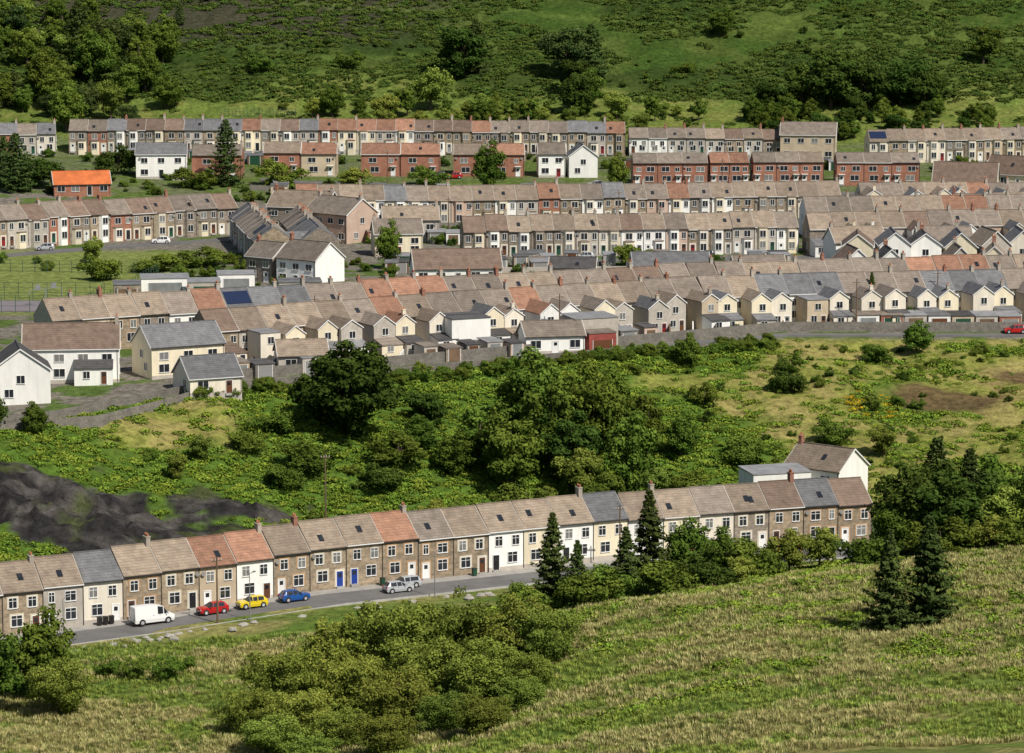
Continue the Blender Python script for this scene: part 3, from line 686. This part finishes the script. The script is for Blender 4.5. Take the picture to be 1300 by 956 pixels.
# ---------------------------------------------------------------- vegetation
def leafmat(name,dark,light,trans=.25,hv=(.75,1.25)):
    m,nt,N,L=new_mat(name)
    o=N('ShaderNodeOutputMaterial');d=N('ShaderNodeBsdfDiffuse')
    at=N('ShaderNodeAttribute');at.attribute_name='tint';oi=N('ShaderNodeObjectInfo')
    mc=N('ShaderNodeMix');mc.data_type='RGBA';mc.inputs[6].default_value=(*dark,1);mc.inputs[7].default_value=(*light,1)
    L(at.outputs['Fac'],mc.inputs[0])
    mr=N('ShaderNodeMapRange');mr.inputs[3].default_value=hv[0];mr.inputs[4].default_value=hv[1];L(oi.outputs['Random'],mr.inputs[0])
    hs=N('ShaderNodeHueSaturation');L(mc.outputs[2],hs.inputs['Color']);L(mr.outputs[0],hs.inputs['Value'])
    mh=N('ShaderNodeMapRange');mh.inputs[3].default_value=.475;mh.inputs[4].default_value=.515
    sc=N('ShaderNodeMath');sc.operation='MULTIPLY';sc.inputs[1].default_value=7.3;fr=N('ShaderNodeMath');fr.operation='FRACT'
    L(oi.outputs['Random'],sc.inputs[0]);L(sc.outputs[0],fr.inputs[0]);L(fr.outputs[0],mh.inputs[0]);L(mh.outputs[0],hs.inputs['Hue'])
    L(hs.outputs[0],d.inputs[0])
    if trans:
        t=N('ShaderNodeBsdfTranslucent');mx=N('ShaderNodeMixShader');mx.inputs[0].default_value=trans
        L(hs.outputs[0],t.inputs[0]);L(d.outputs[0],mx.inputs[1]);L(t.outputs[0],mx.inputs[2]);L(mx.outputs[0],o.inputs[0])
    else: L(d.outputs[0],o.inputs[0])
    return m
LM=dict(
 dkgreen=leafmat('leaves_dark',(.022,.046,.008),(.09,.145,.028)),
 green=leafmat('leaves_green',(.045,.085,.012),(.175,.245,.04)),
 light=leafmat('leaves_light',(.085,.13,.02),(.28,.34,.065)),
 con=leafmat('needles',(.02,.04,.012),(.09,.13,.035),0),
 fern=leafmat('bracken_fronds',(.06,.11,.014),(.22,.31,.042),0,(.8,1.2)),
 hillfern=leafmat('hill_bracken',(.03,.055,.011),(.095,.14,.028),0,(.8,1.2)),
 straw=leafmat('meadow_straw',(.20,.22,.05),(.54,.48,.23),0),
 grass=leafmat('meadow_green',(.10,.165,.028),(.30,.37,.08),0),
 gorse=leafmat('gorse_flowers',(.3,.22,.01),(.65,.45,.02),0))
M['bark']=mat_basic('bark',(.09,.065,.045),noise=.3,nscale=3)
def qmesh(name,V,tint,mats,mi):
    n=len(V)//4
    me=bpy.data.meshes.new(name);me.vertices.add(len(V));me.vertices.foreach_set('co',np.asarray(V,np.float32).ravel())
    me.loops.add(len(V));me.loops.foreach_set('vertex_index',np.arange(len(V),dtype=np.int32))
    me.polygons.add(n);me.polygons.foreach_set('loop_start',np.arange(0,len(V),4,dtype=np.int32))
    me.polygons.foreach_set('material_index',np.asarray(mi,np.int32))
    me.update(calc_edges=True)
    a=me.attributes.new('tint','FLOAT','POINT');a.data.foreach_set('value',np.repeat(np.clip(tint,0,1),4).astype(np.float32))
    for m in mats: me.materials.append(m)
    return me
def leafquads(P,Nrm,size,rng,asp=.6,rnd=.5):
    n=len(P);r=rng.normal(size=(n,3));N_=Nrm+r*rnd;N_/=np.linalg.norm(N_,axis=1)[:,None]+1e-9
    t=np.cross(N_,rng.normal(size=(n,3)));t/=np.linalg.norm(t,axis=1)[:,None]+1e-9;b=np.cross(N_,t)
    s=(size*rng.uniform(.6,1.3,n))[:,None]
    return np.stack([P+t*s,P+b*s*asp,P-t*s,P-b*s*asp],1).reshape(-1,3)
def tube(p0,p1,r0,r1,n=6):
    p0=np.array(p0,float);p1=np.array(p1,float);d=p1-p0;d/=np.linalg.norm(d)
    a=np.cross(d,[.3,.9,.1]);a/=np.linalg.norm(a);b=np.cross(d,a);Q=[]
    for i in range(n):
        c0,c1=2*math.pi*i/n,2*math.pi*(i+1)/n
        u0=a*math.cos(c0)+b*math.sin(c0);u1=a*math.cos(c1)+b*math.sin(c1)
        Q+=[p0+u0*r0,p0+u1*r0,p1+u1*r1,p1+u0*r1]
    return np.array(Q)
def broadleaf(name,seed,mat,Ht=12,Rd=5,nl=34,n=7500,size=.3,low=.08,sq=1.0,lr=(.2,.38),fmin=.35,wide=1.0,rnd=.5):
    rng=np.random.default_rng(seed);V=[];T=[];MI=[]
    cz=Ht*(low+1)/2;rz=Ht*(1-low)/2
    d=rng.normal(size=(nl,3));d/=np.linalg.norm(d,axis=1)[:,None]
    f=rng.uniform(fmin,.85,nl)[:,None]
    lop=1+.2*np.sin(np.arctan2(d[:,1],d[:,0])*rng.integers(1,4)+rng.uniform(0,6))
    C=d*f*np.array([Rd,Rd*sq,rz])*lop[:,None]+[0,0,cz]
    lowm=C[:,2]<cz;C[lowm,:2]*=wide
    C[:,2]=np.maximum(C[:,2],Ht*.1)
    LR=rng.uniform(*lr,nl)*Rd*(1.15-.35*(C[:,2]/Ht))
    cnt=np.maximum(20,(n*LR**2/np.sum(LR**2))).astype(int)
    for c,lr_,k in zip(C,LR,cnt):
        u=rng.normal(size=(k,3));u/=np.linalg.norm(u,axis=1)[:,None]
        u[:,2]=np.where((u[:,2]<-.2)&(rng.random(k)<.6),-u[:,2],u[:,2])
        rr=lr_*(rng.uniform(.4,1.25,k)**.7)*(1+.25*np.sin(u[:,0]*7+c[0]*3)*np.cos(u[:,1]*6))
        P=c+u*rr[:,None]*[1,1,.8]
        V.append(leafquads(P,u*.9+[0,0,.25],size,rng,rnd=rnd))
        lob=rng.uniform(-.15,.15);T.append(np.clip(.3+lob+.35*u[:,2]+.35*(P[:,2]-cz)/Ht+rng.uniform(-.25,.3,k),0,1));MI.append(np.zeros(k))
    tq=[tube((0,0,-.6),(0,0,Ht*.35),Ht*.025,Ht*.02),tube((0,0,Ht*.35),(.2,.1,Ht*.75),Ht*.02,Ht*.008)]
    for c in C[:12]:
        z0=rng.uniform(.15,.4)*Ht;tq.append(tube((0,0,min(z0,c[2])),c,Ht*.009,Ht*.003,5))
    tq=np.concatenate(tq);V.append(tq);k=len(tq)//4;T.append(np.full(k,.5));MI.append(np.ones(k))
    return qmesh(name,np.concatenate(V),np.concatenate(T),[LM[mat],M['bark']],np.concatenate(MI))
def spruce(name,seed,Ht=12,Rd=3.2,n=8000,size=.3,mat='con',pw=.95):
    rng=np.random.default_rng(seed);NW=20
    w=(rng.random(n)**1.35*NW).astype(int);nb=8
    tz=(w+.5)/NW;br=rng.integers(0,nb,n)
    hsh=lambda a,b,c:np.modf(np.abs(np.sin(a*12.9+b*78.2+c*3.1+seed)*43758.5))[0]
    ang=(br+hsh(w,br,1)*.9)/nb*2*math.pi+w*1.1
    L_=Rd*(1-tz)**pw*(.5+.75*hsh(w,br,2))+.15
    s=rng.random(n)**.6
    rad=s*L_;lat=rng.normal(size=n)*.13*L_*(1.1-s*.6)
    z=Ht*(.04+.95*tz)+(hsh(w,br,3)-.3)*.9*(1-tz)-rad*.25+(s**3)*L_*.25+rng.normal(size=n)*.09
    P=np.stack([rad*np.cos(ang)-lat*np.sin(ang),rad*np.sin(ang)+lat*np.cos(ang),z],1)
    Nn=np.stack([np.cos(ang)*.3,np.sin(ang)*.3,np.ones(n)*.8],1)
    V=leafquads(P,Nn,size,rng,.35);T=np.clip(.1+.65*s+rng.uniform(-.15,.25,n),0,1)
    tq=tube((0,0,-.5),(0,0,Ht*.97),Ht*.018,.02)
    k=len(tq)//4
    return qmesh(name,np.concatenate([V,tq]),np.concatenate([T,np.full(k,.5)]),[LM[mat],M['bark']],np.concatenate([np.zeros(n),np.ones(k)]))
def clump(name,seed,mat,n=90,rad=1.1,hh=.42,size=.2):
    rng=np.random.default_rng(seed);a=rng.uniform(0,2*math.pi,n);r=rad*np.sqrt(rng.random(n))*(1+.3*np.sin(a*3+seed))
    z=hh*(1-(r/rad/1.3)**2)*rng.uniform(.4,1.15,n)
    P=np.stack([r*np.cos(a),r*np.sin(a),np.maximum(z,.02)],1)
    Nn=np.stack([np.cos(a)*r*.45,np.sin(a)*r*.45-.1,np.full(n,.8)],1)
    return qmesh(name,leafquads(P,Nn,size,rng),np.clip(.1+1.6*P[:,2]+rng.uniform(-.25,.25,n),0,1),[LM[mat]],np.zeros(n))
def tuft(name,seed,mat,n=30,hh=.6):
    rng=np.random.default_rng(seed);a=rng.uniform(0,6.28,n);r0=rng.uniform(0,.5,n);l=rng.uniform(.5,1.1,n)*hh;le=rng.uniform(.1,.6,n)*hh
    B=np.stack([np.cos(a)*r0,np.sin(a)*r0,np.zeros(n)],1);Tp=B+np.stack([np.cos(a)*le,np.sin(a)*le,l],1)
    sd=np.stack([-np.sin(a),np.cos(a),np.zeros(n)],1)*.03;Md=(B+Tp)/2+[0,0,.06]
    return qmesh(name,np.stack([B,Md-sd,Tp,Md+sd],1).reshape(-1,3),np.clip(rng.normal(.5,.3,n),0,1),[LM[mat]],np.zeros(n))
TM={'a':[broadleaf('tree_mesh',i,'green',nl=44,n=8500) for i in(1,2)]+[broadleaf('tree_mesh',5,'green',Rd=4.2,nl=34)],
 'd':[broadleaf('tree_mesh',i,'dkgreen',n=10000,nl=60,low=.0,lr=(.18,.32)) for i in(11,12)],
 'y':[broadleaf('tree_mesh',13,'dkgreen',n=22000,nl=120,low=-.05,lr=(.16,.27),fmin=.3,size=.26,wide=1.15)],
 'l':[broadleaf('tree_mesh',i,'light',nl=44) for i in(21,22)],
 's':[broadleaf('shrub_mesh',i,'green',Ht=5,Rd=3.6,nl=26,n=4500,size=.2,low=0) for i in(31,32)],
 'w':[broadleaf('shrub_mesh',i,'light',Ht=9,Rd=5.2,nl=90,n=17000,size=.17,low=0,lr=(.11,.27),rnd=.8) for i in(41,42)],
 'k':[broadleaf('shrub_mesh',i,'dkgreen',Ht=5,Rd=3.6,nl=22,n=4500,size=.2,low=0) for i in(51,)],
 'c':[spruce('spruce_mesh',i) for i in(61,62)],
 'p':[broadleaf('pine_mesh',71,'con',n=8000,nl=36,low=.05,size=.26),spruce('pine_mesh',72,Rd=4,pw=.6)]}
NM={'a':'broadleaf_tree','d':'sycamore_tree','y':'sycamore_tree','l':'ash_tree','s':'shrub','w':'willow_tree','k':'holly_bush','c':'spruce_tree','p':'pine_tree'}
HT={'a':12,'d':12,'y':12,'l':12,'s':5,'w':9,'k':5,'c':12,'p':12}
def tree(t,x,y,h,wf=1.0,dz=-.2):
    me=rs.choice(TM[t]);o=bpy.data.objects.new(NM[t],me);col.objects.link(o)
    o.location=(x,y,float(gzt(x,y)[0])+dz);s=h/HT[t];o.scale=(s*wf*rs.uniform(.95,1.05),s*wf,s);o.rotation_euler=(0,0,rs.uniform(0,6.28))
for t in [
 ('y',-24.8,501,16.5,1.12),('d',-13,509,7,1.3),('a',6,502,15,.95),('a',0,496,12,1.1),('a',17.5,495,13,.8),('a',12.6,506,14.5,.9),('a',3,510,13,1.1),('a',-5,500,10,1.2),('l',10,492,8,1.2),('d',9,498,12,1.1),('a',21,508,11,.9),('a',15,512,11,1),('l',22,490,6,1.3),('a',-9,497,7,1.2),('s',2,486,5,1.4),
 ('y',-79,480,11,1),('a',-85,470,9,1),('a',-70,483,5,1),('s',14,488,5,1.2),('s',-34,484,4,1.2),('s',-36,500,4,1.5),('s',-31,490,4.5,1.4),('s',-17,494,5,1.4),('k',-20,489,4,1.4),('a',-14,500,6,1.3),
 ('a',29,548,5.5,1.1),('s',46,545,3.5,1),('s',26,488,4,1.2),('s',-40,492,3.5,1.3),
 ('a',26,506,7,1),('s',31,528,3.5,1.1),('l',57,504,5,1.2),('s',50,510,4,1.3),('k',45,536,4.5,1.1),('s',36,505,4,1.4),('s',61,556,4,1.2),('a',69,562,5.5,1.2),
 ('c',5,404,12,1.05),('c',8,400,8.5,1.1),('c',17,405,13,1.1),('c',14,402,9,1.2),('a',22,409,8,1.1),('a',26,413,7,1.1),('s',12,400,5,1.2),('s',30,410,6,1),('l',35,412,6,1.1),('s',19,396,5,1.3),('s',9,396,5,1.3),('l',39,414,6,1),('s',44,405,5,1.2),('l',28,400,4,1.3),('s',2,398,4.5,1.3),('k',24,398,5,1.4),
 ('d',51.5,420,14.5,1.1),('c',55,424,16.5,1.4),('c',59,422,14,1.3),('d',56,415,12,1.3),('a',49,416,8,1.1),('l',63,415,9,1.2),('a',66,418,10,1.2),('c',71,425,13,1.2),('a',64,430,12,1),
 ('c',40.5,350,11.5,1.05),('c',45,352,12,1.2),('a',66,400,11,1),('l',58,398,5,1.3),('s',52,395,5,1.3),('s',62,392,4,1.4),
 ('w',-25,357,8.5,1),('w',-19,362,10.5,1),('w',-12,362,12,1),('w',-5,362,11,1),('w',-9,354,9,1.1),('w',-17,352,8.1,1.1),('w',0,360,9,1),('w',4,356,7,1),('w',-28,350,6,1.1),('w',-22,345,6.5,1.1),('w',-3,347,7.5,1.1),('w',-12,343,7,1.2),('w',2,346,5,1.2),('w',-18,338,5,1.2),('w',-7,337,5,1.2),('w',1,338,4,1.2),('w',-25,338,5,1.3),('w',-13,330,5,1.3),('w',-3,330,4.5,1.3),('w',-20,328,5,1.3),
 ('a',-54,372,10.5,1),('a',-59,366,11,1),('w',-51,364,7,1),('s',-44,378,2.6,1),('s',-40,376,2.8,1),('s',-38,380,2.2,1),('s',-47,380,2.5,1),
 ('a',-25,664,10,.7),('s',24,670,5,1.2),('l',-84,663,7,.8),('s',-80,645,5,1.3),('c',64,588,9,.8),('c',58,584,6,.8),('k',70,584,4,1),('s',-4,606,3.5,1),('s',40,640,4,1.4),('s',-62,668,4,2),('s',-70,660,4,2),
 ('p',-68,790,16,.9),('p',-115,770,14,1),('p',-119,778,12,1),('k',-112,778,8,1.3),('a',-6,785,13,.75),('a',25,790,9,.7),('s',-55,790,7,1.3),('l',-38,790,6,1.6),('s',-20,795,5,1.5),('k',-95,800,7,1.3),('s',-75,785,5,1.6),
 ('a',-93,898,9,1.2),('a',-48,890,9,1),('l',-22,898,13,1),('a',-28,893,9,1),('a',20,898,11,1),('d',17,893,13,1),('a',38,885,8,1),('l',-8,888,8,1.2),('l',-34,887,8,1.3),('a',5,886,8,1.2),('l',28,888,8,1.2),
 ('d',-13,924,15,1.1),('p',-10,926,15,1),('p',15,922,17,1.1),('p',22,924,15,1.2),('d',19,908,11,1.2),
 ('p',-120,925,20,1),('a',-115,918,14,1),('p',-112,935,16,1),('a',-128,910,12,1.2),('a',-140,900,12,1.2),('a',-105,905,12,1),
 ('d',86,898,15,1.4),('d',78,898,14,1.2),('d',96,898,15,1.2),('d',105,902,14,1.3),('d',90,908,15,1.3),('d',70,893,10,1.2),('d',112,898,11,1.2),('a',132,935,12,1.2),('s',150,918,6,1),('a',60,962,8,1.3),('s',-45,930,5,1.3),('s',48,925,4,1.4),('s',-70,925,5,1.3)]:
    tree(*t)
rng=np.random.default_rng(5)
def mass(name,meshes,X,Y,S,dz=0):
    X=np.asarray(X);Y=np.asarray(Y);Z=gzt(X,Y)+dz
    g=rng.integers(0,len(meshes),len(X))
    for gi,me in enumerate(meshes):
        m=g==gi;n=m.sum()
        if n==0: continue
        P=np.stack([X[m],Y[m],Z[m]],1);a=rng.uniform(0,6.28,n);s=np.asarray(S)[m]/2*1.0
        u=np.stack([np.cos(a),np.sin(a),np.zeros(n)],1)*s[:,None];v=np.stack([-np.sin(a),np.cos(a),np.zeros(n)],1)*s[:,None]
        V=np.stack([P-u-v,P+u-v,P+u+v,P-u+v],1).reshape(-1,3)
        pm=qmesh(name,V,np.zeros(n),[],np.zeros(n))
        po=bpy.data.objects.new(name,pm);col.objects.link(po)
        po.instance_type='FACES';po.use_instance_faces_scale=True;po.show_instancer_for_render=False;po.show_instancer_for_viewport=False
        c=bpy.data.objects.new('plant_clump',me);col.objects.link(c);c.parent=po
def pts(n,x0,x1,y0,y1): return rng.uniform(x0,x1,n),rng.uniform(y0,y1,n)
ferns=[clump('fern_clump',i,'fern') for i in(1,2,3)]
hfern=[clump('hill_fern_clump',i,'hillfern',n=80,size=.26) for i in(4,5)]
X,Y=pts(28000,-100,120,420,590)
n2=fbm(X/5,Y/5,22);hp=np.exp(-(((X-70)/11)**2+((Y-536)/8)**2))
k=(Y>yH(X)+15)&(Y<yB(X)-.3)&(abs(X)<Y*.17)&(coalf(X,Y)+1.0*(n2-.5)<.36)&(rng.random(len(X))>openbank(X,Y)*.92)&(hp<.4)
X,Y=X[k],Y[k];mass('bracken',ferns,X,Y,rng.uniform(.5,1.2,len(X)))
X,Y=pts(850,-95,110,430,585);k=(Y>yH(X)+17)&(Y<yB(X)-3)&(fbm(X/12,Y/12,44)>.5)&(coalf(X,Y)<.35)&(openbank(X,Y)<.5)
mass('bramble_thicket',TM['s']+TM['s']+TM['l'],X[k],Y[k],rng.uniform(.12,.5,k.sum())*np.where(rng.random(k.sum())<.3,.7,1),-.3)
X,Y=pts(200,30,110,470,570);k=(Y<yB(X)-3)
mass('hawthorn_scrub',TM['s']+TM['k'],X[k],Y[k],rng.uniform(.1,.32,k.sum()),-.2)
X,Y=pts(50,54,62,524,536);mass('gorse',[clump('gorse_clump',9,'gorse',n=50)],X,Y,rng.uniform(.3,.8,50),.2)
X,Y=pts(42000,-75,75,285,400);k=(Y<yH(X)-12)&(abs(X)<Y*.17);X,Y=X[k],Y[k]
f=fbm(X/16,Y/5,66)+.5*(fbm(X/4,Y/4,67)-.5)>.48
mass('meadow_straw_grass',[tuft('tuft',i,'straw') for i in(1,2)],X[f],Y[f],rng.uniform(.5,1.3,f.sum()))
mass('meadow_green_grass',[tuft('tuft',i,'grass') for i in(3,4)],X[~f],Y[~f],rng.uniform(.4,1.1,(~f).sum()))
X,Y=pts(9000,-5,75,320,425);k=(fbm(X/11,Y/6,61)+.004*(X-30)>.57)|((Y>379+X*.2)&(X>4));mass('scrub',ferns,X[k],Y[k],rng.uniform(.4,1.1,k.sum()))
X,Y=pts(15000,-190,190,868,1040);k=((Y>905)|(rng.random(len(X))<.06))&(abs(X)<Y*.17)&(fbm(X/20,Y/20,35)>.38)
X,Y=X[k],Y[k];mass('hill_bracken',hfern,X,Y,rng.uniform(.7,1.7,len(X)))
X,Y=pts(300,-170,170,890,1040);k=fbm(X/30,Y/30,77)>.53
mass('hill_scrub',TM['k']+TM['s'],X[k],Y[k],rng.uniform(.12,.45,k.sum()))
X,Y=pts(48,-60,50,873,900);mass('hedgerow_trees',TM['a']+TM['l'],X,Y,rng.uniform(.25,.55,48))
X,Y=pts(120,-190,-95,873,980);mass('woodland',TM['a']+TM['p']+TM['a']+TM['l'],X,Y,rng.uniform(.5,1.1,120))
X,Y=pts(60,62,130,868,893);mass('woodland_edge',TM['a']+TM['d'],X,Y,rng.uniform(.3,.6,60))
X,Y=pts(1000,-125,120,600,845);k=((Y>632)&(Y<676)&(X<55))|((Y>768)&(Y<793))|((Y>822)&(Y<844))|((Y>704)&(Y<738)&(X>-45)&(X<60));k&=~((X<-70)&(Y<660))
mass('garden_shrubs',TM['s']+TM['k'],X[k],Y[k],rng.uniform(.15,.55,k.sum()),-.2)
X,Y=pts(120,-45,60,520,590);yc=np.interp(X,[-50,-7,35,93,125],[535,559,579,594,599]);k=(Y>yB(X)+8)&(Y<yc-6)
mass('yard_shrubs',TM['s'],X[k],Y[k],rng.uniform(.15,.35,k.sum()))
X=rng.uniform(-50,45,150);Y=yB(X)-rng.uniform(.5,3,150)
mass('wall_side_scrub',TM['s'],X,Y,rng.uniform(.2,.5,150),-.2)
# ---------------------------------------------------------------- light & camera
el,az=R(48),R(40)
s=Vector((math.cos(el)*math.sin(az),-math.cos(el)*math.cos(az),math.sin(el)))
sd=bpy.data.lights.new('sun','SUN');sd.energy=5.0;sd.angle=R(.53);sd.color=(1,.94,.84)
so=bpy.data.objects.new('sun',sd);col.objects.link(so);so.rotation_euler=s.to_track_quat('Z','Y').to_euler();so.location=(100,-100,300)
w=bpy.data.worlds.new('World');scene.world=w;w.use_nodes=True;nt=w.node_tree
sk=nt.nodes.new('ShaderNodeTexSky');sk.sky_type='NISHITA';sk.sun_disc=False;sk.sun_elevation=el;sk.sun_rotation=math.atan2(s.x,s.y)
bg=nt.nodes['Background'];bg.inputs['Strength'].default_value=.075;nt.links.new(sk.outputs[0],bg.inputs[0])
cd=bpy.data.cameras.new('camera');cd.lens=36*4225/1300;cd.sensor_width=36;cd.clip_start=1;cd.clip_end=6000
co=bpy.data.objects.new('camera',cd);col.objects.link(co);co.location=(0,0,92);co.rotation_euler=(R(90-8.5),0,0)
scene.camera=co
scene.view_settings.view_transform='Standard';scene.view_settings.look='None';scene.view_settings.exposure=0
